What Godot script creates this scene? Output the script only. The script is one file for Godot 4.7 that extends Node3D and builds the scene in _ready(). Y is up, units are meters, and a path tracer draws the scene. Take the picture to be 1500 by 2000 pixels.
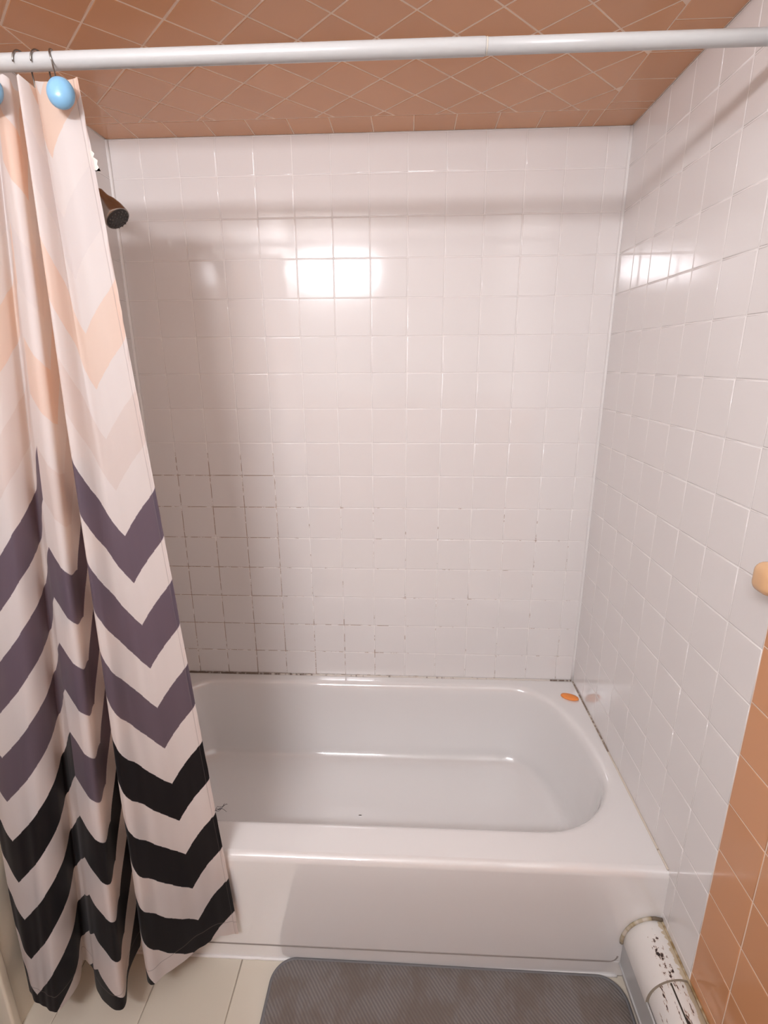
extends Node3D

# World: x right, y up, z towards the room; back tile face z = 0, floor y = 0.
const PITCH := 0.1095          # wall tile plus joint
const XL := -0.423             # left alcove wall (tile face)
const XR := 1.0475             # right wall (tile face)
const SOFFIT := 2.060          # underside of the tiled ceiling over the tub
const SOFFIT_END := 0.80
const ROOM_Z := 2.45
const ROOM_H := 2.42
const RIM := 0.329
const ROD_Y := 1.9195
const ROD_Z := 0.69

var rng := RandomNumberGenerator.new()
var noise := FastNoiseLite.new()
var noise2 := FastNoiseLite.new()
var M := {}
var tile_cache := {}

func _ready() -> void:
	rng.seed = 7
	noise.seed = 3; noise.frequency = 1.0; noise.fractal_octaves = 4
	noise2.seed = 11; noise2.frequency = 1.0; noise2.fractal_octaves = 2
	make_camera()
	make_environment()
	make_vanity_light(Vector3(-0.08, 2.065, 2.36), 0.51, 0.14)
	make_materials()
	make_floor()
	make_wall_back()
	make_wall_right()
	make_wall_left()
	make_wall_rear()
	make_ceiling()
	make_trims()
	make_bathtub()
	make_heater()
	make_bath_mat()
	make_curtain_rod()
	make_curtain()
	make_hooks()
	make_shower_head()
	make_towel_post()
	make_soap()

# ------------------------------------------------------------------ camera, light
func make_camera() -> void:
	var c := Camera3D.new()
	c.name = "camera"
	c.fov = rad_to_deg(2.0 * atan(1000.0 / 1016.75))
	c.position = Vector3(0.4483, 1.4464, 1.6796)
	c.rotation = Vector3(-0.280481, 0.049544, -0.00561)
	c.near = 0.02
	add_child(c)
	c.current = true

func make_environment() -> void:
	var e := Environment.new()
	e.background_mode = Environment.BG_COLOR
	e.background_color = Color(0, 0, 0)
	e.tonemap_mode = Environment.TONE_MAPPER_LINEAR
	e.tonemap_exposure = 1.0
	e.sdfgi_enabled = true
	e.ssao_enabled = true
	e.ssil_enabled = true
	var w := WorldEnvironment.new()
	w.name = "environment"
	w.environment = e
	add_child(w)

func make_vanity_light(at: Vector3, wide: float, high: float) -> void:
	var t := thing("vanity_light", "long frosted vanity light bar on the wall facing the bathtub", "lamp", Vector3(at.x, at.y, ROOM_Z))
	var metal := mat(Color(0.75, 0.74, 0.72), 0.25); metal.metallic = 0.9
	part("backplate", rounded_box(Vector3(wide + 0.05, high + 0.03, 0.02), 0.005), metal, t, Vector3(0, 0, -0.010))
	var glow := mat(Color(0.95, 0.94, 0.92), 0.4)
	glow.emission_enabled = true
	glow.emission = Color(0.97, 0.98, 1.0)
	glow.emission_energy_multiplier = 10.0
	part("diffuser", rounded_box(Vector3(wide, high, 0.065), 0.015), glow, t, Vector3(0, 0, -0.0525))
	for s in [-1, 1]:
		part("end_cap", rounded_box(Vector3(0.012, high + 0.012, 0.07), 0.004), metal, t, Vector3(s * (wide * 0.5 + 0.006), 0, -0.054))
	var a := AreaLight3D.new()
	a.name = "vanity_light_glow"
	a.area_size = Vector2(wide, high)
	a.area_normalize_energy = true
	a.light_energy = 2.55
	a.light_color = Color(0.985, 0.975, 1.0)
	a.position = Vector3(at.x, at.y, at.z - 0.005)
	a.area_range = 8.0
	a.area_attenuation = 2.0
	a.shadow_enabled = true
	add_child(a)

# ------------------------------------------------------------------ helpers
func mat(c: Color, rough: float, spec := 0.5) -> StandardMaterial3D:
	var m := StandardMaterial3D.new()
	m.albedo_color = c
	m.roughness = rough
	m.metallic_specular = spec
	return m

func rgb(r: float, g: float, b: float) -> Color:
	return Color(r / 255.0, g / 255.0, b / 255.0)

func make_materials() -> void:
	M.white = []
	for d in [0.0, -0.003, 0.003]:
		M.white.append(mat(Color(0.918 + d, 0.902 + d, 0.893 + d), 0.09, 0.65))
	M.peach = []
	for d in [0.0, -0.012, 0.012]:
		M.peach.append(mat(Color(0.838 + d, 0.602 + d, 0.425 + d), 0.12))
	M.beige = []
	for d in [0.0, -0.008, 0.008]:
		M.beige.append(mat(Color(0.835 + d, 0.800 + d, 0.735 + d), 0.25))
	M.grout = mat(Color(0.95, 0.935, 0.925), 0.6)
	M.peach_grout = mat(Color(0.95, 0.84, 0.75), 0.7)
	M.floor_grout = mat(Color(0.62, 0.58, 0.52), 0.8)
	M.paint = mat(Color(0.925, 0.915, 0.90), 0.6)
	M.jamb = mat(Color(0.92, 0.89, 0.82), 0.45)
	M.enamel = mat(Color(0.930, 0.920, 0.912), 0.08, 0.9); M.enamel.clearcoat_enabled = true; M.enamel.clearcoat = 1.0; M.enamel.clearcoat_roughness = 0.05
	M.white_plastic = mat(Color(0.74, 0.74, 0.735), 0.28)
	M.chrome = mat(Color(0.62, 0.58, 0.55), 0.22); M.chrome.metallic = 0.95
	M.wire = mat(Color(0.55, 0.53, 0.51), 0.25); M.wire.metallic = 0.9
	M.caulk = mat(Color(0.93, 0.92, 0.91), 0.35)
	M.stain = mat(Color(1, 1, 1), 0.6); M.stain.vertex_color_use_as_albedo = true

func thing(called: String, label: String, category: String, at := Vector3.ZERO, group := "") -> Node3D:
	var o := Node3D.new()
	o.name = called
	o.position = at
	o.set_meta("label", label)
	o.set_meta("category", category)
	if group != "":
		o.set_meta("group", group)
	add_child(o, true)
	return o

func structure(called: String) -> Node3D:
	var o := Node3D.new()
	o.name = called
	o.set_meta("kind", "structure")
	add_child(o, true)
	return o

func part(called: String, mesh: Mesh, m: Material, parent: Node3D, at := Vector3.ZERO) -> MeshInstance3D:
	var o := MeshInstance3D.new()
	o.name = called
	o.mesh = mesh
	o.material_override = m
	o.position = at
	o.cast_shadow = GeometryInstance3D.SHADOW_CASTING_SETTING_ON
	parent.add_child(o, true)
	return o

func tri(st: SurfaceTool, v: Array, n: Array, out: Vector3) -> void:
	# clockwise seen from the side that "out" points to
	var order := [0, 1, 2]
	if (v[1] - v[0]).cross(v[2] - v[0]).dot(out) > 0.0:
		order = [0, 2, 1]
	for k in order:
		st.set_normal(n[k])
		st.add_vertex(v[k])

func box_mesh(size: Vector3) -> BoxMesh:
	var b := BoxMesh.new()
	b.size = size
	return b

func slab(called: String, a: Vector3, b: Vector3, m: Material, parent: Node3D) -> MeshInstance3D:
	return part(called, box_mesh((b - a).abs()), m, parent, (a + b) * 0.5)

# surface of nu x nv points; fn(i, j) gives a point, closed_u joins the last column to the first
func grid(nu: int, nv: int, fn: Callable, closed_u := false, cap := false, uvfn = null, colfn = null) -> ArrayMesh:
	var st := SurfaceTool.new()
	st.begin(Mesh.PRIMITIVE_TRIANGLES)
	st.set_smooth_group(0)
	for j in nv:
		for i in nu:
			if uvfn != null:
				st.set_uv(uvfn.call(i, j))
			if colfn != null:
				st.set_color(colfn.call(i, j))
			st.add_vertex(fn.call(i, j))
	var cu := nu if closed_u else nu - 1
	for j in nv - 1:
		for i in cu:
			var a := j * nu + i
			var b := j * nu + (i + 1) % nu
			var c := (j + 1) * nu + i
			var d := (j + 1) * nu + (i + 1) % nu
			for k in [a, b, d, a, d, c]:
				st.add_index(k)
	if cap and closed_u:
		for e in [0, nv - 1]:
			for i in range(1, nu - 1):
				var q := [e * nu, e * nu + i, e * nu + i + 1]
				if e == 0:
					q = [q[0], q[2], q[1]]
				for k in q:
					st.add_index(k)
	st.generate_normals()
	return st.commit()

func tube(pts: Array, r: float, seg := 10, colfn = null) -> ArrayMesh:
	# round bar along a list of points
	var n := pts.size()
	var frames := []
	var up := Vector3(0.3, 0.9, 0.2).normalized()
	for k in n:
		var d: Vector3 = (pts[mini(k + 1, n - 1)] - pts[maxi(k - 1, 0)]).normalized()
		var s := d.cross(up)
		if s.length() < 0.05:
			s = d.cross(Vector3(1, 0, 0))
		s = s.normalized()
		up = s.cross(d).normalized()
		frames.append([s, up])
	return grid(seg, n, func(i: int, j: int):
		var a := TAU * i / seg
		return pts[j] + (frames[j][0] * cos(a) + frames[j][1] * sin(a)) * r, true, true, null, colfn)

func lathe(profile: Array, seg := 32) -> ArrayMesh:
	# profile of Vector2(radius, height) turned round y
	return grid(seg, profile.size(), func(i: int, j: int):
		var a := TAU * i / seg
		return Vector3(profile[j].x * cos(a), profile[j].y, profile[j].x * sin(a)), true, true)

func rounded_box(size: Vector3, r: float) -> ArrayMesh:
	# a box whose edges are rounded with radius r (a sphere pulled apart)
	var h := size * 0.5 - Vector3(r, r, r)
	var nu := 24
	var nv := 14
	return grid(nu, nv, func(i: int, j: int):
		var a := TAU * (floorf(i / 6.0) * 0.25 + (i % 6) / 5.0 * 0.25)
		var b: float = PI * ((j / 13.0 * 0.5) * (13.0 / 6.0) if j < 7 else 0.5 + ((j - 7) / 6.0) * 0.5)
		var up: float = 1.0 if j < 7 else -1.0
		var q := floori(i / 6.0)
		var cx: float = [1.0, -1.0, -1.0, 1.0][q]
		var cz: float = [1.0, 1.0, -1.0, -1.0][q]
		var n := Vector3(sin(b) * cos(a), cos(b), sin(b) * sin(a))
		return Vector3(cx * h.x, up * h.y, cz * h.z) + n * r, true, true)

# tile: convex outline in its own plane, facing +z, cushioned edge
func tile_mesh(poly: PackedVector2Array, soft := 0.0020, drop := 0.0005, deep := 0.004) -> ArrayMesh:
	var c := Vector2.ZERO
	for p in poly:
		c += p
	c /= poly.size()
	var n := poly.size()
	var area := 0.0
	for k in n:
		area += poly[k].cross(poly[(k + 1) % n])
	var ccw := area > 0.0
	var edge := []                      # outward normal of each side
	for k in n:
		var d := (poly[(k + 1) % n] - poly[k]).normalized()
		edge.append(Vector2(d.y, -d.x) if ccw else Vector2(-d.y, d.x))
	var rings := []
	for spec in [[0.0, -deep, 1.0, 0.0], [0.0, -drop, 0.92, 0.4], [soft * 0.4, -drop * 0.35, 0.5, 0.866], [soft, 0.0, 0.0, 1.0]]:
		var pv := []
		var nv := []
		for k in n:
			var e0: Vector2 = edge[(k + n - 1) % n]
			var e1: Vector2 = edge[k]
			var m := e0 + e1
			var b := m / maxf(0.25, m.dot(e0))
			var p := poly[k] - b * float(spec[0])
			pv.append(Vector3(p.x, p.y, spec[1]))
			var o := m.normalized()
			nv.append(Vector3(o.x * spec[2], o.y * spec[2], spec[3]).normalized())
		rings.append([pv, nv])
	var st := SurfaceTool.new()
	st.begin(Mesh.PRIMITIVE_TRIANGLES)
	for r in 3:
		for k in n:
			var l := (k + 1) % n
			var a = rings[r]
			var b2 = rings[r + 1]
			var out := Vector3(edge[k].x, edge[k].y, 0.3)
			tri(st, [a[0][k], a[0][l], b2[0][l]], [a[1][k], a[1][l], b2[1][l]], out)
			tri(st, [a[0][k], b2[0][l], b2[0][k]], [a[1][k], b2[1][l], b2[1][k]], out)
	var top = rings[3]
	for k in range(1, n - 1):
		tri(st, [top[0][0], top[0][k], top[0][k + 1]], [Vector3(0, 0, 1), Vector3(0, 0, 1), Vector3(0, 0, 1)], Vector3(0, 0, 1))
	return st.commit()

func rect_tile(w: float, h: float) -> ArrayMesh:
	var key := "%d_%d" % [roundi(w * 20000), roundi(h * 20000)]
	if not tile_cache.has(key):
		tile_cache[key] = tile_mesh(PackedVector2Array([Vector2(-w, -h) * 0.5, Vector2(w, -h) * 0.5, Vector2(w, h) * 0.5, Vector2(-w, h) * 0.5]))
	return tile_cache[key]

# frame of a tiled plane: origin plus in-plane axes; local z faces the room
func put_tile(called: String, number: int, mesh: Mesh, mats: Array, parent: Node3D, frame: Transform3D, at: Vector2, tilt := 0.0014) -> void:
	var o := MeshInstance3D.new()
	o.name = called if number == 0 else "%s_%03d" % [called, number]
	o.mesh = mesh
	o.material_override = mats[rng.randi() % mats.size()]
	var b := Basis(Vector3(1, 0, 0), rng.randfn(0.0, tilt)) * Basis(Vector3(0, 1, 0), rng.randfn(0.0, tilt))
	o.transform = frame * Transform3D(b, Vector3(at.x, at.y, rng.randf_range(-0.0001, 0.0)))
	parent.add_child(o)

# tiles between the grid lines xs and ys
func tile_field(parent: Node3D, frame: Transform3D, xs: Array, ys: Array, mats: Array, start := 0, joint := 0.0022, tilt := 0.0014, called := "tile") -> int:
	var k := start
	for j in ys.size() - 1:
		for i in xs.size() - 1:
			var w: float = xs[i + 1] - xs[i] - joint
			var h: float = ys[j + 1] - ys[j] - joint
			if w < 0.006 or h < 0.006:
				continue
			put_tile(called, k, rect_tile(w, h), mats, parent, frame, Vector2((xs[i] + xs[i + 1]) * 0.5, (ys[j] + ys[j + 1]) * 0.5), tilt)
			k += 1
	return k

# ------------------------------------------------------------------ setting
func make_floor() -> void:
	var f := structure("floor")
	slab("grout_bed", Vector3(XL - 0.15, -0.12, -0.1), Vector3(XR + 0.1, -0.0018, ROOM_Z + 0.1), M.floor_grout, f)
	var xs := []
	var x := 0.038 - 0.198 * 3
	while x < XR + 0.2:
		xs.append(clampf(x, XL - 0.012, XR)); x += 0.198
	var zs := [0.742]
	var z := 0.948
	while z < ROOM_Z + 0.19:
		zs.append(minf(z, ROOM_Z)); z += 0.198
	var ys := []
	for q in zs:
		ys.push_front(-q)
	tile_field(f, Transform3D(Basis(Vector3(1, 0, 0), Vector3(0, 0, -1), Vector3(0, 1, 0)), Vector3.ZERO), xs, ys, M.beige, 0, 0.0022, 0.0008)

# grout bed image: pale joints with patches of mildew where the photograph shows them
func mildew_image(w: int, h: int, x0: float, x1: float, y0: float, y1: float) -> ImageTexture:
	var im := Image.create(w, h, false, Image.FORMAT_RGB8)
	for py in h:
		var y := lerpf(y1, y0, (py + 0.5) / h)
		for px in w:
			var x := lerpf(x0, x1, (px + 0.5) / w)
			var c := Color(0.95, 0.935, 0.925)
			var n := noise.get_noise_2d(x * 26.0, y * 26.0) + 0.35 * noise.get_noise_2d(x * 190.0, y * 190.0)
			var cut := 0.9
			var dirt := Color(0.68, 0.59, 0.53)
			if y < 1.16 and x < 0.0:
				cut = -0.25
			elif y < 1.10 and x < 0.10:
				cut = 0.22
				dirt = Color(0.66, 0.58, 0.52)
			elif y < 0.98:
				cut = 0.42
			if y < 0.56 and x < 0.40:
				cut = minf(cut, 0.05)
			if n > cut:
				c = c.lerp(dirt, clampf((n - cut) * 3.0 + 0.3, 0.0, 0.9))
			im.set_pixel(px, py, c)
	return ImageTexture.create_from_image(im)

func make_wall_back() -> void:
	var w := structure("wall_back")
	slab("wall_core", Vector3(XL - 0.15, -0.1, -0.12), Vector3(XR + 0.12, ROOM_H + 0.1, -0.004), M.paint, w)
	var g := QuadMesh.new()
	g.size = Vector2(XR - XL, SOFFIT - 0.30)
	var gm := mat(Color(1, 1, 1), 0.7)
	gm.albedo_texture = mildew_image(768, 900, XL, XR, 0.30, SOFFIT)
	part("grout_bed", g, gm, w, Vector3((XL + XR) * 0.5, (0.30 + SOFFIT) * 0.5, -0.0006))
	var xs := [XL + 0.002]
	for k in range(-3, 10):
		xs.append(k * PITCH)
	xs.append(XR - 0.002)
	var ys := []
	ys.append(RIM + 0.004)
	for k in range(15, 0, -1):
		ys.append(2.07 - k * PITCH)
	ys.append(SOFFIT - 0.001)
	tile_field(w, Transform3D(Basis.IDENTITY, Vector3.ZERO), xs, ys, M.white)

func make_wall_right() -> void:
	var w := structure("wall_right")
	slab("wall_core", Vector3(XR + 0.003, -0.1, -0.12), Vector3(XR + 0.12, ROOM_H + 0.1, ROOM_Z + 0.12), M.paint, w)
	slab("grout_bed", Vector3(XR + 0.0006, 0.0, 0.0), Vector3(XR + 0.004, SOFFIT, 0.868), M.grout, w)
	var peach_top := 1.176
	slab("grout_bed", Vector3(XR + 0.0006, 0.0, 0.868), Vector3(XR + 0.004, peach_top, ROOM_Z), M.peach_grout, w)
	var frame := Transform3D(Basis(Vector3(0, 0, 1), Vector3(0, 1, 0), Vector3(-1, 0, 0)), Vector3(XR, 0, 0))
	var xs := []
	for k in 8:
		xs.append(0.0025 + k * PITCH)
	xs.append(0.8685)
	var ys := []
	for k in range(18, 0, -1):
		ys.append(2.07 - k * PITCH)
	ys.append(SOFFIT - 0.001)
	var k2 := tile_field(w, frame, xs, ys, M.white)
	var px := [0.8685]
	var z := 0.8685 + 0.103
	while z < ROOM_Z + 0.1:
		px.append(minf(z, ROOM_Z)); z += PITCH
	var py := [0.004]
	for k in range(18, 7, -1):
		py.append(2.078 - k * PITCH)
	tile_field(w, frame, px, py, M.peach, k2)

func make_wall_left() -> void:
	var w := structure("wall_left")
	# masonry with a doorway from z = 0.94 to z = 1.70
	slab("wall_core", Vector3(XL - 0.15, -0.1, -0.12), Vector3(XL - 0.004, ROOM_H + 0.1, 0.905), M.paint, w)
	slab("wall_core", Vector3(XL - 0.15, -0.1, 1.72), Vector3(XL - 0.004, ROOM_H + 0.1, ROOM_Z + 0.12), M.paint, w)
	slab("wall_core", Vector3(XL - 0.15, 2.05, 0.905), Vector3(XL - 0.004, ROOM_H + 0.1, 1.72), M.paint, w)
	slab("grout_bed", Vector3(XL - 0.005, 0.0, 0.0), Vector3(XL - 0.0006, SOFFIT, 0.785), M.grout, w)
	var frame := Transform3D(Basis(Vector3(0, 0, -1), Vector3(0, 1, 0), Vector3(1, 0, 0)), Vector3(XL, 0, 0))
	var xs := [-0.785]
	for k in range(7, -1, -1):
		xs.append(-0.0025 - k * PITCH)
	var ys := []
	ys.append(RIM + 0.004)
	for k in range(15, 0, -1):
		ys.append(2.07 - k * PITCH)
	ys.append(SOFFIT - 0.001)
	tile_field(w, frame, xs, ys, M.white)
	# painted strip between the tile and the door
	slab("painted_return", Vector3(XL - 0.012, 0.0, 0.787), Vector3(XL - 0.001, ROOM_H, 0.905), M.jamb, w)
	var d := structure("door_1")
	part("jamb", rounded_box(Vector3(0.16, 2.06, 0.022), 0.006), M.jamb, d, Vector3(XL - 0.075, 1.03, 0.915))
	part("jamb", rounded_box(Vector3(0.16, 2.06, 0.022), 0.006), M.jamb, d, Vector3(XL - 0.075, 1.03, 1.71))
	part("head_jamb", rounded_box(Vector3(0.16, 0.022, 0.80), 0.006), M.jamb, d, Vector3(XL - 0.075, 2.045, 1.3125))
	var wood := mat(Color(1, 1, 1), 0.35)
	wood.albedo_texture = wood_texture()
	wood.uv1_triplanar = true
	wood.uv1_scale = Vector3(1.5, 0.6, 1.5)
	part("door_leaf", rounded_box(Vector3(0.036, 2.02, 0.77), 0.004), wood, d, Vector3(XL - 0.045, 1.018, 1.3125))
	for yy in [0.55, 1.45]:
		part("door_panel", rounded_box(Vector3(0.012, 0.70, 0.50), 0.005), wood, d, Vector3(XL - 0.026, yy, 1.3125))
	var knob := lathe([Vector2(0.0, 0.0), Vector2(0.022, 0.0), Vector2(0.022, 0.006), Vector2(0.008, 0.010), Vector2(0.008, 0.03), Vector2(0.024, 0.04), Vector2(0.026, 0.052), Vector2(0.016, 0.064), Vector2(0.0, 0.066)], 24)
	var kn := part("door_knob", knob, M.chrome, d, Vector3(XL - 0.027, 1.0, 1.63))
	kn.rotation.z = -PI / 2

func wood_texture() -> ImageTexture:
	var im := Image.create(256, 512, false, Image.FORMAT_RGB8)
	for y in 512:
		for x in 256:
			var g := noise.get_noise_2d(x * 0.10, y * 0.006) + 0.4 * noise.get_noise_2d(x * 0.5, y * 0.02)
			im.set_pixel(x, y, Color(0.46, 0.27, 0.13).lerp(Color(0.28, 0.14, 0.06), clampf(0.5 + g, 0.0, 1.0)))
	return ImageTexture.create_from_image(im)

func make_wall_rear() -> void:
	var w := structure("wall_rear")
	slab("wall_core", Vector3(XL - 0.15, -0.1, ROOM_Z + 0.003), Vector3(XR + 0.12, ROOM_H + 0.1, ROOM_Z + 0.12), M.paint, w)
	slab("wainscot", Vector3(XL, 0.0, ROOM_Z - 0.004), Vector3(XR, 1.176, ROOM_Z + 0.004), M.peach[0], w)

func make_ceiling() -> void:
	var c := structure("ceiling")
	slab("plaster", Vector3(XL - 0.15, ROOM_H, SOFFIT_END - 0.1), Vector3(XR + 0.12, ROOM_H + 0.1, ROOM_Z + 0.12), M.paint, c)
	slab("soffit", Vector3(XL - 0.15, SOFFIT + 0.004, -0.12), Vector3(XR + 0.12, ROOM_H + 0.1, SOFFIT_END), M.paint, c)
	slab("grout_bed", Vector3(XL, SOFFIT + 0.0005, 0.0), Vector3(XR, SOFFIT + 0.005, SOFFIT_END - 0.002), M.peach_grout, c)
	var frame := Transform3D(Basis(Vector3(1, 0, 0), Vector3(0, 0, 1), Vector3(0, -1, 0)), Vector3(0, SOFFIT, 0))
	var bx0 := -0.327
	var bx1 := 0.940
	var bz := 0.098
	var k := 0
	# straight border courses along the back, the left and the right
	var xs := [XL + 0.001]
	var x := bx0
	while x < bx1 - 0.03:
		xs.append(x); x += 0.1115
	xs.append(bx1)
	xs.append(XR - 0.001)
	k = tile_field(c, frame, xs, [0.001, bz], M.peach, k, 0.0026)
	var zs := [bz, 0.137]
	zs = [bz]
	var z := 0.137
	while z < SOFFIT_END:
		zs.append(z); z += 0.108
	zs.append(SOFFIT_END - 0.002)
	k = tile_field(c, frame, [bx1, XR - 0.001], zs, M.peach, k, 0.0026)
	k = tile_field(c, frame, [XL + 0.001, bx0], zs, M.peach, k, 0.0026)
	# field laid on the diagonal, cut at the border
	var field := PackedVector2Array([Vector2(bx0, bz) + Vector2(1, 1) * 0.0013, Vector2(bx1 - 0.0013, bz + 0.0013), Vector2(bx1 - 0.0013, SOFFIT_END - 0.003), Vector2(bx0 + 0.0013, SOFFIT_END - 0.003)])
	var step := 0.157
	var half := step * 0.5 - 0.0026
	for a in range(-5, 12):
		for b in range(-10, 8):
			var s: float = 0.345 + (a + 0.5) * step       # x + z
			var d: float = 0.096 + (b + 0.5) * step       # x - z
			var mid := Vector2((s + d) * 0.5, (s - d) * 0.5)
			var q := PackedVector2Array([mid + Vector2(half, 0), mid + Vector2(0, half), mid + Vector2(-half, 0), mid + Vector2(0, -half)])
			for piece in Geometry2D.intersect_polygons(q, field):
				var area := 0.0
				for e in piece.size():
					area += piece[e].cross(piece[(e + 1) % piece.size()]) * 0.5
				if absf(area) < 0.00012:
					continue
				var at := Vector2.ZERO
				for p in piece:
					at += p
				at /= piece.size()
				var local := PackedVector2Array()
				for p in piece:
					local.append(p - at)
				put_tile("tile", k, tile_mesh(local, 0.0018, 0.0005), M.peach, c, frame, at, 0.0012)
				k += 1

func make_trims() -> void:
	# bead of white caulk down the two back corners, and along the soffit
	for q in [[XR - 0.002, "trim_1"], [XL + 0.002, "trim_2"]]:
		var t := structure(q[1])
		var pts := []
		for k in 24:
			pts.append(Vector3(q[0], lerpf(RIM + 0.002, SOFFIT - 0.002, k / 23.0), 0.002))
		part("corner_bead", tube(pts, 0.0055, 8), M.caulk, t)

# ------------------------------------------------------------------ bathtub
func tub_outline(k: float, n: int) -> Array:
	# opening of the basin at the rim (k = 0) and near the bottom (k = 1)
	var xr := lerpf(1.010, 0.950, k)
	var xl := lerpf(-0.365, -0.330, k)
	var zb := lerpf(0.046, 0.092, k)
	var zf := lerpf(0.643, 0.598, k)
	var zc := lerpf(0.424, 0.400, k)
	var br := Vector2(lerpf(0.190, 0.165, k), zc - zb)
	var fr := Vector2(lerpf(0.227, 0.190, k), zf - zc)
	var lr := lerpf(0.13, 0.11, k)
	var pts := []
	var q := n / 4
	for i in q:
		var a := PI * 0.5 * i / q
		pts.append(Vector2(xr - br.x + br.x * sin(a), zb + br.y - br.y * cos(a)))
	for i in q:
		var a := PI * 0.5 * i / q
		pts.append(Vector2(xr - fr.x + fr.x * cos(a), zf - fr.y + fr.y * sin(a)))
	for i in q:
		var a := PI * 0.5 * i / q
		pts.append(Vector2(xl + lr - lr * sin(a), zf - lr + lr * cos(a)))
	for i in q:
		var a := PI * 0.5 * i / q
		pts.append(Vector2(xl + lr - lr * cos(a), zb + lr - lr * sin(a)))
	# even spacing round the outline
	var out := []
	var total := 0.0
	var acc := [0.0]
	for i in pts.size():
		total += pts[i].distance_to(pts[(i + 1) % pts.size()])
		acc.append(total)
	var at := 0
	for i in n * 2:
		var want := total * i / (n * 2)
		while acc[at + 1] < want:
			at += 1
		out.append(pts[at].lerp(pts[(at + 1) % pts.size()], (want - acc[at]) / maxf(1e-6, acc[at + 1] - acc[at])))
	return out

func make_bathtub() -> void:
	var t := thing("bathtub", "white enamelled bathtub built into the tiled alcove", "bathtub", Vector3(0.312, 0, 0.372))
	var off := -t.position
	var n := 64
	var levels := [[-0.30, RIM], [-0.16, RIM - 0.0005], [-0.02, RIM - 0.0030], [0.08, RIM - 0.0085], [0.15, RIM - 0.018], [0.20, RIM - 0.032], [0.30, 0.245], [0.44, 0.180], [0.56, 0.130], [0.68, 0.096], [0.82, 0.073], [1.0, 0.059], [1.25, 0.051], [1.6, 0.0475], [2.3, 0.0460]]
	var rings := []
	# deck: a ring that runs along the rectangle of the walls and the front edge
	var first := tub_outline(levels[0][0], n)
	var rect := Rect2(XL, 0.0, XR - XL, 0.724)
	var mid := Vector2(0.32, 0.36)
	var outer := []
	for p in first:
		var d: Vector2 = p - mid
		var s := 1e9
		for lim in [[d.x, rect.position.x - mid.x, rect.end.x - mid.x], [d.y, rect.position.y - mid.y, rect.end.y - mid.y]]:
			if lim[0] < -1e-6:
				s = minf(s, lim[1] / lim[0])
			elif lim[0] > 1e-6:
				s = minf(s, lim[2] / lim[0])
		outer.append(mid + d * s)
	for corner in [rect.position, Vector2(rect.end.x, rect.position.y), rect.end, Vector2(rect.position.x, rect.end.y)]:
		var best := 0
		for i in outer.size():
			if outer[i].distance_to(corner) < outer[best].distance_to(corner):
				best = i
		outer[best] = corner
	for f in [0.0, 0.35, 0.7]:
		var ring := []
		for i in first.size():
			var p: Vector2 = outer[i].lerp(first[i], f)
			ring.append(Vector3(p.x, RIM, p.y) + off)
		rings.append(ring)
	for l in levels:
		var ring := []
		for p in tub_outline(l[0], n):
			ring.append(Vector3(p.x, l[1], p.y) + off)
		rings.append(ring)
	var last := []
	for p in rings[-1]:
		last.append(Vector3(0.3, 0.045, 0.345) + off + (p - Vector3(0.3, 0.045, 0.345) - off) * 0.4)
	rings.append(last)
	var centre := []
	for p in last:
		centre.append(Vector3(0.3, 0.045, 0.345) + off + (p - Vector3(0.3, 0.045, 0.345) - off) * 0.02)
	rings.append(centre)
	part("basin", grid(n * 2, rings.size(), func(i: int, j: int): return rings[j][i], true, false), M.enamel, t)
	# apron with rolled top edge and a groove above the foot
	var prof := [Vector2(0.7235, RIM), Vector2(0.7290, RIM - 0.0010), Vector2(0.7345, RIM - 0.0035), Vector2(0.7385, RIM - 0.0075), Vector2(0.7410, RIM - 0.0130), Vector2(0.7420, RIM - 0.0190), Vector2(0.7425, 0.25), Vector2(0.7432, 0.16), Vector2(0.7440, 0.0520), Vector2(0.7440, 0.0500), Vector2(0.7435, 0.0490), Vector2(0.7420, 0.0487), Vector2(0.7370, 0.0485), Vector2(0.7368, 0.0480), Vector2(0.7368, 0.0460), Vector2(0.7370, 0.0455), Vector2(0.7412, 0.0453), Vector2(0.7422, 0.0450), Vector2(0.7424, 0.0440), Vector2(0.7424, 0.0420), Vector2(0.7428, 0.0)]
	part("apron", grid(30, prof.size(), func(i: int, j: int): return Vector3(lerpf(XL, XR, i / 29.0), prof[j].y, prof[j].x) + off), M.enamel, t)
	# grey joint along the foot of the apron panel, turning up at its right end
	var joint := []
	for k in 60:
		joint.append(Vector3(lerpf(XL + 0.002, 0.938, k / 59.0), 0.0468, 0.7428) + off)
	for k in range(1, 9):
		var a := PI * 0.5 * k / 8.0
		joint.append(Vector3(0.938 + 0.022 * sin(a), 0.0468 + 0.020 * (1.0 - cos(a)), 0.7428 + 0.0008 * k / 8.0) + off)
	part("apron_joint", tube(joint, 0.0021, 8), mat(Color(0.56, 0.53, 0.51), 0.6), t)
	# joints sealed with caulk, stained where the photograph shows it
	var back := []
	for k in 400:
		back.append(Vector3(lerpf(XL + 0.003, XR - 0.003, k / 399.0), RIM + 0.0015 + 0.0006 * noise.get_noise_1d(k * 0.4), 0.0025) + off)
	var back_color := func(_i: int, j: int):
		var x := lerpf(XL, XR, j / 399.0)
		var s := noise.get_noise_1d(x * 45.0) + 0.5 * noise.get_noise_1d(x * 260.0 + 40.0)
		var white := Color(0.72, 0.66, 0.60)
		var cut := 0.34
		if x < -0.06: cut = -0.6
		elif x < 0.10: cut = -0.1
		elif x > 0.97: cut = -0.4
		return white.lerp(Color(0.10, 0.055, 0.03), clampf((s - cut) * 2.4, 0.0, 0.85))
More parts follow.
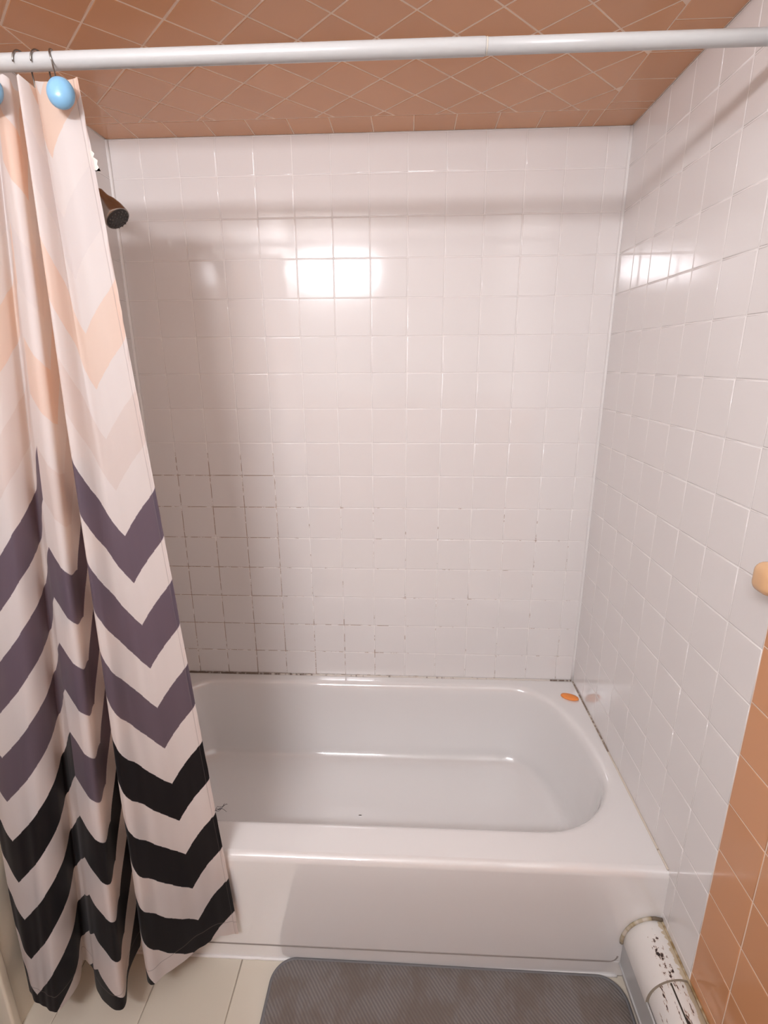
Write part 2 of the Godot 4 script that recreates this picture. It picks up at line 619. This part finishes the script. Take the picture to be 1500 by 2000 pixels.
	part("back_caulk", tube(back, 0.0032, 6, back_color), M.stain, t)
	var side := []
	for k in 220:
		side.append(Vector3(XR - 0.002, RIM + 0.0015, lerpf(0.004, 0.735, k / 219.0)) + off)
	var side_color := func(_i: int, j: int):
		var z := lerpf(0.0, 0.735, j / 219.0)
		var s := noise.get_noise_1d(z * 50.0 + 90.0) + 0.5 * noise.get_noise_1d(z * 300.0)
		return Color(0.76, 0.68, 0.58).lerp(Color(0.17, 0.10, 0.06), clampf((s + (0.45 if z < 0.36 else -0.5)) * 2.0, 0.0, 0.8))
	part("side_caulk", tube(side, 0.0024, 6, side_color), M.stain, t)
	var foot := []
	for k in 80:
		foot.append(Vector3(lerpf(XL + 0.01, 0.965, k / 79.0), 0.001, 0.7445 + 0.0012 * noise.get_noise_1d(k * 3.0)) + off)
	part("foot_caulk", tube(foot, 0.0040, 8), M.caulk, t)

# ------------------------------------------------------------------ baseboard heater
func heater_profile(shrink: float, steps: int) -> Array:
	# from the wall over the rounded top to the bottom lip (x, y)
	var pts := []
	pts.append(Vector2(XR - 0.001, 0.188 - shrink))
	for k in steps:
		var a := PI * 0.5 * k / (steps - 1)
		pts.append(Vector2(1.030 - (0.064 - shrink) * sin(a), 0.122 + (0.070 - shrink) * cos(a)))
	pts.append(Vector2(0.9665 + shrink, 0.114))
	return pts

func rust_texture(seed_at: float, heavy: float) -> ImageTexture:
	# u runs from the wall over the top to the front, v along the heater
	var im := Image.create(256, 512, false, Image.FORMAT_RGB8)
	for py in 512:
		for px in 256:
			var u := px / 256.0
			var v := py / 512.0
			var c := Color(0.90, 0.885, 0.865)
			var n := noise.get_noise_2d(u * 9.0 + seed_at, v * 7.0) + 0.45 * noise.get_noise_2d(u * 45.0, v * 60.0 + seed_at)
			var cut := 0.80
			if absf(u - 0.24) < 0.10 and v > 0.28:
				cut = 0.14                        # rusted line a finger's width from the wall
			elif heavy > 1.0 and u < 0.75:
				cut = 0.40
			if n > cut:
				c = c.lerp(Color(0.52, 0.30, 0.16), clampf((n - cut) * 5.0, 0.0, 0.9))
			if n > cut + 0.10:
				c = c.lerp(Color(0.13, 0.06, 0.035), clampf((n - cut - 0.10) * 9.0, 0.0, 1.0))
			var y := noise2.get_noise_2d(u * 8.0, v * 9.0 + seed_at)
			if u < 0.05 + 0.03 * y:
				c = c.lerp(Color(0.72, 0.63, 0.47), 0.6)
			im.set_pixel(px, py, c)
	return ImageTexture.create_from_image(im)

func make_heater() -> void:
	var t := thing("baseboard_heater", "rust-spotted white baseboard heater cover running along the right wall from the tub", "heater", Vector3(1.0, 0, 1.6))
	var off := -t.position
	var far_mat := mat(Color(1, 1, 1), 0.4); far_mat.albedo_texture = rust_texture(2.0, 1.0)
	var near_mat := mat(Color(1, 1, 1), 0.45); near_mat.albedo_texture = rust_texture(31.0, 1.2)
	var far := heater_profile(0.0, 12)
	var near := heater_profile(0.007, 12)
	part("end_sleeve", grid(far.size(), 24, func(i: int, j: int):
		var z := lerpf(0.7435, 0.868, j / 23.0)
		return Vector3(far[i].x, far[i].y, z) + off, false, false, func(i: int, j: int): return Vector2(i / float(far.size() - 1), j / 23.0)), far_mat, t)
	part("sleeve_edge", grid(far.size(), 2, func(i: int, j: int):
		var p: Vector2 = far[i].lerp(near[i], float(j))
		return Vector3(p.x, p.y, 0.868) + off), M.floor_grout, t)
	part("top_cover", grid(near.size(), 24, func(i: int, j: int):
		var z := lerpf(0.850, 2.40, j / 23.0)
		return Vector3(near[i].x, near[i].y, z) + off, false, false, func(i: int, j: int): return Vector2(i / float(near.size() - 1), lerpf(0.85, 2.4, j / 23.0) * 1.6)), near_mat, t)
	# raised seam along the near cover
	var dark := mat(Color(0.25, 0.22, 0.19), 0.7)
	part("seam", box_mesh(Vector3(0.0028, 0.0022, 1.53)), dark, t, Vector3(1.010, 0.181, 1.635) + off)
	# front panel, its bright folded lip and the recessed foot
	part("front_panel", box_mesh(Vector3(0.004, 0.070, 1.655)), M.white_plastic, t, Vector3(0.9690, 0.083, 1.5725) + off)
	part("lip", rounded_box(Vector3(0.0055, 0.004, 1.655), 0.0018), M.white_plastic, t, Vector3(0.9665, 0.0475, 1.5725) + off)
	part("foot_plate", box_mesh(Vector3(0.004, 0.044, 1.655)), mat(Color(0.70, 0.68, 0.66), 0.5), t, Vector3(0.9800, 0.022, 1.5725) + off)
	part("end_panel", box_mesh(Vector3(0.06, 0.16, 0.004)), M.white_plastic, t, Vector3(1.012, 0.08, 2.398) + off)
	# yellowed caulk where the sleeve meets the tub and the wall
	var ring := []
	for p in heater_profile(-0.004, 40):
		if p.y > 0.072:
			ring.append(Vector3(p.x, p.y, 0.7465) + off)
	var ring_color := func(_i: int, j: int):
		var s := noise.get_noise_1d(j * 0.12) + 0.25 * noise.get_noise_1d(j * 0.7)
		var c := Color(0.60, 0.54, 0.45).lerp(Color(0.40, 0.32, 0.19), clampf(s * 1.8 + 0.3, 0.0, 1.0))
		return c.lerp(Color(0.07, 0.04, 0.02), 0.75) if j < 5 else c
	part("tub_caulk", tube(ring, 0.0042, 8, ring_color), M.stain, t)
	var wall := []
	for k in 120:
		wall.append(Vector3(XR - 0.002, 0.190, lerpf(0.745, 1.2, k / 119.0)) + off)
	var wall_color := func(_i: int, j: int):
		var s := noise.get_noise_1d(j * 0.2 + 70.0)
		return Color(0.52, 0.42, 0.28).lerp(Color(0.30, 0.20, 0.09), clampf(s * 2.0 + 0.4, 0.0, 1.0))
	part("wall_caulk", tube(wall, 0.0026, 6, wall_color), M.stain, t)

# ------------------------------------------------------------------ bath mat
func rounded_rect(w: float, d: float, r: float, per: int) -> Array:
	var pts := []
	for c in 4:
		var cx: float = [w * 0.5 - r, -w * 0.5 + r, -w * 0.5 + r, w * 0.5 - r][c]
		var cz: float = [d * 0.5 - r, d * 0.5 - r, -d * 0.5 + r, -d * 0.5 + r][c]
		for k in per:
			var a := PI * 0.5 * (c + k / float(per - 1))
			pts.append(Vector2(cx + r * cos(a), cz + r * sin(a)))
	return pts

func make_bath_mat() -> void:
	var w := 0.845
	var d := 0.52
	var t := thing("bath_mat", "grey ribbed bath mat with rounded corners on the floor before the tub", "bath mat", Vector3(0.5445, 0, 0.748 + d * 0.5))
	t.rotation.y = deg_to_rad(-0.4)
	var im := Image.create(1400, 860, false, Image.FORMAT_RGB8)
	var hi := Image.create(1400, 860, false, Image.FORMAT_RGB8)
	for py in 860:
		for px in 1400:
			var x := px / 1400.0 * w
			var z := py / 860.0 * d
			var rib := 0.5 + 0.5 * sin((x * 0.80 - z * 0.60) * TAU / 0.0072 + 0.5 * noise2.get_noise_2d(x * 30.0, z * 30.0))
			var fine := noise2.get_noise_2d(px * 0.45, py * 0.45)
			var blot := noise.get_noise_2d(x * 9.0 + 5.0, z * 9.0) + 0.4 * noise.get_noise_2d(x * 40.0, z * 16.0)
			var c := Color(0.455, 0.435, 0.425).lerp(Color(0.545, 0.520, 0.505), rib)
			c = c.lerp(Color(0.45, 0.405, 0.37), clampf(blot * 0.9 + 0.25, 0.0, 0.6))
			c = c * (1.0 + 0.08 * fine)
			im.set_pixel(px, py, c)
			var hv := clampf(rib * 0.75 + fine * 0.25 + 0.1, 0.0, 1.0)
			hi.set_pixel(px, py, Color(hv, hv, hv))
	var m := mat(Color(1, 1, 1), 0.95, 0.2)
	m.albedo_texture = ImageTexture.create_from_image(im)
	m.heightmap_enabled = true
	m.heightmap_texture = ImageTexture.create_from_image(hi)
	m.heightmap_scale = 0.12
	m.rim_enabled = true; m.rim = 0.3
	var lev := [[0.0, 0.0004], [0.001, 0.006], [0.004, 0.0105], [0.009, 0.0125], [0.03, 0.0130], [0.16, 0.0130]]
	var rings := []
	for l in lev:
		rings.append(rounded_rect(w - 2.0 * l[0], d - 2.0 * l[0], maxf(0.012, 0.055 - l[0] * 0.3), 12))
	part("pad", grid(48, lev.size(), func(i: int, j: int): return Vector3(rings[j][i].x, lev[j][1], rings[j][i].y), true, true, func(i: int, j: int): return Vector2(rings[j][i].x / w + 0.5, rings[j][i].y / d + 0.5)), m, t)
	var edge := []
	for p in rounded_rect(w - 0.004, d - 0.004, 0.053, 12):
		edge.append(Vector3(p.x, 0.0062, p.y))
	edge.append(edge[0])
	part("edge_binding", tube(edge, 0.0052, 8), mat(Color(0.46, 0.455, 0.46), 0.8), t)

# ------------------------------------------------------------------ rod, curtain, hooks
func make_curtain_rod() -> void:
	var t := thing("shower_curtain_rod", "white telescoping curtain rod spanning the alcove below the peach tiled ceiling", "curtain rod", Vector3(XR, ROD_Y, ROD_Z))
	var off := -t.position
	var turn := func(prof, x0):
		return grid(28, prof.size(), func(i: int, j: int):
			var a := TAU * i / 28.0
			return Vector3(x0 + prof[j].y, ROD_Y + prof[j].x * cos(a), ROD_Z + prof[j].x * sin(a)) + off, true, true)
	part("outer_tube", turn.call([Vector2(0.0125, 0.0), Vector2(0.0125, 0.3), Vector2(0.0125, 0.6), Vector2(0.0125, 0.981), Vector2(0.0121, 0.9825), Vector2(0.0115, 0.983)], XL + 0.002), M.white_plastic, t)
	part("inner_tube", turn.call([Vector2(0.0113, 0.0), Vector2(0.0113, 0.25), Vector2(0.0113, 0.475)], 0.56), M.white_plastic, t)
	part("seam_ring", turn.call([Vector2(0.0110, 0.0), Vector2(0.0119, 0.0004), Vector2(0.0119, 0.0022), Vector2(0.0110, 0.0026)], 0.5625), mat(Color(0.80, 0.77, 0.72), 0.5), t)
	part("end_cup", turn.call([Vector2(0.0120, 0.0), Vector2(0.0175, 0.004), Vector2(0.0195, 0.012), Vector2(0.0205, 0.030), Vector2(0.0190, 0.034)], 1.012), mat(Color(0.60, 0.60, 0.60), 0.35), t)
	part("end_cup", turn.call([Vector2(0.0190, 0.0), Vector2(0.0205, 0.004), Vector2(0.0195, 0.022), Vector2(0.0175, 0.030), Vector2(0.0120, 0.034)], XL + 0.0015), mat(Color(0.60, 0.60, 0.60), 0.35), t)

# hem of the curtain traced on plan: u along the cloth, x and z at the hem, x and z at the rod
const FOLDS := [
	[0.000, 0.042, 0.762, -0.0946, 0.698], [0.050, -0.003, 0.771, -0.1285, 0.710], [0.090, -0.034, 0.793, -0.1576, 0.704],
	[0.125, -0.062, 0.822, -0.1732, 0.688], [0.165, -0.094, 0.852, -0.1712, 0.685], [0.205, -0.116, 0.877, -0.1751, 0.704], [0.240, -0.134, 0.868, -0.1848, 0.714],
	[0.290, -0.152, 0.832, -0.1936, 0.694], [0.360, -0.180, 0.788, -0.2062, 0.675], [0.410, -0.184, 0.850, -0.2081, 0.690],
	[0.445, -0.158, 0.915, -0.2013, 0.709], [0.470, -0.170, 0.928, -0.2130, 0.716], [0.520, -0.225, 0.902, -0.2295, 0.706],
	[0.570, -0.270, 0.853, -0.2411, 0.694], [0.620, -0.302, 0.836, -0.2508, 0.682], [0.660, -0.284, 0.885, -0.2566, 0.694],
	[0.700, -0.296, 0.934, -0.2683, 0.710], [0.750, -0.325, 0.930, -0.2829, 0.716], [0.800, -0.358, 0.915, -0.2974, 0.708],
	[0.850, -0.384, 0.888, -0.3120, 0.694], [0.910, -0.378, 0.842, -0.3226, 0.680], [0.980, -0.392, 0.800, -0.3459, 0.702], [1.050, -0.408, 0.772, -0.3751, 0.694]]
const HEM_Y := 0.108
const TOP_Y := 1.893

func fold_at(u: float) -> Array:
	var k := 0
	while k < FOLDS.size() - 2 and u > FOLDS[k + 1][0]:
		k += 1
	var f := clampf((u - FOLDS[k][0]) / (FOLDS[k + 1][0] - FOLDS[k][0]), 0.0, 1.0)
	var out := []
	for c in range(1, 5):
		var p0: float = FOLDS[maxi(k - 1, 0)][c]
		var p1: float = FOLDS[k][c]
		var p2: float = FOLDS[k + 1][c]
		var p3: float = FOLDS[mini(k + 2, FOLDS.size() - 1)][c]
		out.append(0.5 * (2.0 * p1 + (p2 - p0) * f + (2.0 * p0 - 5.0 * p1 + 4.0 * p2 - p3) * f * f + (3.0 * p1 - p0 - 3.0 * p2 + p3) * f * f * f))
	return out

func curtain_point(u: float, v: float) -> Vector3:
	# v = 0 at the rod, 1 at the hem
	var f := fold_at(u)
	var y := lerpf(TOP_Y, HEM_Y, v)
	var x := lerpf(f[2], f[0], v)
	var z := lerpf(f[3], f[1], v)
	x = maxf(-0.419, x - 0.050 * smoothstep(0.68, 0.84, u) * sin(PI * clampf((v - 0.25) / 0.80, 0.0, 1.0)))
	z += 0.0030 * noise2.get_noise_2d(u * 16.0, v * 4.0) * (0.3 + v)
	if v < 0.02:
		y -= 0.010 * absf(sin(u * PI / 0.115))
	return Vector3(x, y, z)

# height of the chevrons: drop of a stripe below its peak at u
const ZIGZAG := [[0.0, 0.105], [0.09, 0.200], [0.25, 0.030], [0.37, 0.160], [0.41, 0.262], [0.445, 0.256], [0.515, 0.205], [0.516, 0.018], [0.60, 0.105], [0.655, 0.130], [0.775, 0.255], [0.98, 0.05], [1.05, 0.12]]

func zigzag(u: float) -> float:
	for k in ZIGZAG.size() - 1:
		if u <= ZIGZAG[k + 1][0]:
			return lerpf(ZIGZAG[k][1], ZIGZAG[k + 1][1], (u - ZIGZAG[k][0]) / (ZIGZAG[k + 1][0] - ZIGZAG[k][0]))
	return 0.12

func curtain_texture() -> ImageTexture:
	var w := 1050
	var h := 1798
	var im := Image.create(w, h, false, Image.FORMAT_RGB8)
	var white := Color(0.92, 0.905, 0.90)
	var tint := {-1: Color(0.90, 0.865, 0.85), -2: Color(0.93, 0.855, 0.805), -3: Color(0.905, 0.89, 0.89), -4: Color(0.93, 0.84, 0.78), -5: Color(0.90, 0.855, 0.83), -6: Color(0.925, 0.85, 0.80), 0: Color(0.445, 0.395, 0.445), 1: Color(0.445, 0.395, 0.445), 2: Color(0.435, 0.385, 0.435)}
	for px in w:
		var u := px * 0.001
		var f := zigzag(u)
		for py in h:
			var y := TOP_Y - py * 0.001
			var s := (1.317 - f - y) / 0.189
			var row := floori(s)
			var c := white
			if s - row < 0.515:
				c = tint.get(row, Color(0.115, 0.105, 0.115) if row > 2 else white)
			var e: float = mini(px, 1000)
			if (e > 11 and e < 13) or (y < HEM_Y + 0.026 and y > HEM_Y + 0.0245):
				c = c.lerp(Color(0.62, 0.58, 0.57), 0.45)      # row of stitches beside the hem
			im.set_pixel(px, py, c)
	return ImageTexture.create_from_image(im)

func make_curtain() -> void:
	var t := thing("shower_curtain", "chevron shower curtain fading from peach to purple and black, gathered at the left", "curtain", Vector3(-0.2, HEM_Y, 0.86))
	var off := -t.position
	var m := mat(Color(1, 1, 1), 0.5, 0.4)
	m.albedo_texture = curtain_texture()
	m.texture_repeat = false
	m.backlight_enabled = true
	m.backlight = Color(0.98, 0.88, 0.79)
	m.rim_enabled = true; m.rim = 0.25
	m.cull_mode = BaseMaterial3D.CULL_DISABLED
	var nu := 316
	var nv := 90
	part("cloth", grid(nu, nv, func(i: int, j: int):
		return curtain_point(1.05 * i / (nu - 1), pow(j / float(nv - 1), 1.15)) + off, false, false, func(i: int, j: int):
		return Vector2(i / float(nu - 1), pow(j / float(nv - 1), 1.15))), m, t)
	# folded side hem: a second layer along the free edge
	part("side_hem", grid(6, nv, func(i: int, j: int):
		var v := pow(j / float(nv - 1), 1.15)
		var p := curtain_point(0.0025 * i, v)
		var pucker := 0.0018 * noise2.get_noise_2d(i * 0.2, j * 1.7)
		return p + Vector3(0.0012 + pucker * (1.0 - i / 5.0), 0, 0.0016 + pucker) + off, false, false, func(i: int, j: int):
		return Vector2(0.0025 * i / 1.05, pow(j / float(nv - 1), 1.15))), m, t)
	# loose piece of torn hem near the top of the free edge
	var p0 := curtain_point(0.0, 0.058)
	var flap := [[0.0, 0.0], [0.006, -0.006], [0.003, -0.011], [0.010, -0.016], [0.008, -0.022], [0.013, -0.032], [0.002, -0.030]]
	part("torn_hem", grid(2, flap.size(), func(i: int, j: int):
		return p0 + Vector3(flap[j][0] if i == 0 else -0.004, flap[j][1], 0.0022) + off), mat(Color(0.84, 0.81, 0.77), 0.8), t)
	# tuft of loose dark thread at the edge, level with the tub rim
	var tp := curtain_point(0.0, 0.797)
	var r2 := RandomNumberGenerator.new(); r2.seed = 5
	for k in 7:
		var pts := []
		var reach := r2.randf_range(0.012, 0.030)
		var lift := r2.randf_range(-0.004, 0.020)
		var curl := r2.randf_range(-0.008, 0.008)
		for q in 10:
			var f := q / 9.0
			pts.append(tp + Vector3(reach * f, lift * f * f + curl * sin(f * PI), 0.003 * sin(f * 5.0 + k)) + off)
		part("loose_thread", tube(pts, 0.00045, 5), mat(Color(0.33, 0.31, 0.32), 0.9), t)

func make_hooks() -> void:
	var blue := mat(Color(0.50, 0.69, 0.82), 0.30)
	var spec := [[-0.1887, -1.0, "leftmost of the three thin wire hooks looped over the white rod"], [-0.1586, -1.0, "middle one of the three thin wire hooks looped over the white rod"], [-0.1353, 1.0, "wire curtain hook with a whole blue bead at the curtain's free edge"], [-0.2411, 1.0, "wire curtain hook whose blue bead is cut by the left edge"]]
	for q in spec:
		var t := thing("curtain_hook", q[2], "curtain hook", Vector3(q[0], ROD_Y, ROD_Z), "curtain hooks on the rod")
		var pts := []
		for k in 26:
			# over the rod from below at the back to below at the front, slanting to the right
			var a: float = lerpf(-PI * 0.62, PI * 0.62, k / 25.0) * q[1]
			pts.append(Vector3(lerpf(-0.005, 0.006, k / 25.0), cos(a) * 0.0149, sin(a) * 0.0149))
		var e: Vector3 = pts[-1]
		var bead := Vector3(0.029, -0.0615, 0.042 if q[0] > -0.2 else 0.058) if q[1] > 0.0 else Vector3(0.012, -0.055, -0.012)
		for k in range(1, 9):
			var f := k / 8.0
			pts.append(e.lerp(bead, f) + Vector3(0, -0.006 * sin(f * PI), 0.0))
		part("wire", tube(pts, 0.0013, 8), M.wire, t)
		var ball := part("bead", lathe([Vector2(0.0005, 0.0140), Vector2(0.010, 0.0126), Vector2(0.0165, 0.0085), Vector2(0.0205, 0.0020), Vector2(0.0210, -0.0030), Vector2(0.0190, -0.0075), Vector2(0.0120, -0.0105), Vector2(0.0005, -0.0115)], 28), blue, t, bead)
		ball.rotation = Vector3(deg_to_rad(78), 0, deg_to_rad(-14))
		ball.scale = Vector3(0.97, 1.0, 1.12)
		if q[1] < 0.0:
			ball.scale = Vector3(0.5, 0.5, 0.5)

# ------------------------------------------------------------------ small things
func make_shower_head() -> void:
	var head := Vector3(-0.228, 1.768, 0.37)
	var t := thing("showerhead", "dull chrome shower head with a dark face, half behind the curtain", "shower head", Vector3(XL, 1.87, 0.33))
	var off := -t.position
	var axis := Vector3(0.63, -0.76, 0.155).normalized()
	var pts := []
	var back := head - axis * 0.072
	var c := Curve3D.new()
	c.add_point(Vector3(XL, 1.872, 0.33), Vector3.ZERO, Vector3(0.06, 0.004, 0))
	c.add_point(back, -axis * 0.05, Vector3.ZERO)
	for k in 20:
		pts.append(c.sample(0, k / 19.0) + off)
	part("arm", tube(pts, 0.0105, 16), M.chrome, t)
	var esc := part("escutcheon", lathe([Vector2(0.031, 0.0), Vector2(0.030, 0.003), Vector2(0.022, 0.007), Vector2(0.012, 0.009)], 32), M.chrome, t, Vector3(XL + 0.0005, 1.872, 0.33) + off)
	esc.rotation.z = -PI / 2
	var b := Basis(Quaternion(Vector3(0, 1, 0), axis))
	var body := part("body", lathe([Vector2(0.010, -0.078), Vector2(0.015, -0.070), Vector2(0.016, -0.060), Vector2(0.018, -0.050), Vector2(0.0245, -0.036), Vector2(0.0285, -0.018), Vector2(0.0295, -0.002), Vector2(0.0290, 0.001), Vector2(0.0265, 0.0015)], 36), M.chrome, t, head + off)
	body.basis = b
	var rubber := mat(Color(0.20, 0.185, 0.18), 0.55)
	var face := part("face", lathe([Vector2(0.0272, -0.001), Vector2(0.0270, 0.0025), Vector2(0.0245, 0.0042), Vector2(0.012, 0.0052), Vector2(0.0, 0.0054)], 36), rubber, t, head + off)
	face.basis = b
	var nub := lathe([Vector2(0.0016, 0.0), Vector2(0.0013, 0.0022), Vector2(0.0004, 0.0028)], 8)
	var grey := mat(Color(0.36, 0.34, 0.33), 0.5)
	for ring in [[6, 0.009], [12, 0.0165], [16, 0.0228]]:
		for k in ring[0]:
			var a: float = TAU * k / ring[0]
			part("nozzle", nub, grey, face, Vector3(cos(a) * ring[1], 0.0042, sin(a) * ring[1]))

func make_towel_post() -> void:
	var t := thing("towel_post", "peach glazed ceramic towel post on the white tile of the right wall", "towel post", Vector3(XR, 1.118, 0.905))
	var glaze := mat(Color(0.87, 0.70, 0.53), 0.15)
	part("base", rounded_box(Vector3(0.016, 0.066, 0.058), 0.007), glaze, t, Vector3(-0.008, 0, 0))
	part("post", rounded_box(Vector3(0.052, 0.050, 0.046), 0.016), glaze, t, Vector3(-0.032, 0.002, 0))

func make_soap() -> void:
	var t := thing("soap", "flat orange soap sliver on the tub's back right corner by the wall", "soap", Vector3(1.008, RIM, 0.102))
	var o := part("bar", lathe([Vector2(0.001, 0.0002), Vector2(0.026, 0.0002), Vector2(0.030, 0.003), Vector2(0.029, 0.006), Vector2(0.022, 0.0085), Vector2(0.001, 0.0092)], 32), mat(Color(0.98, 0.60, 0.30), 0.45), t)
	o.scale = Vector3(1.0, 1.0, 0.56)
	o.rotation.y = deg_to_rad(-25)
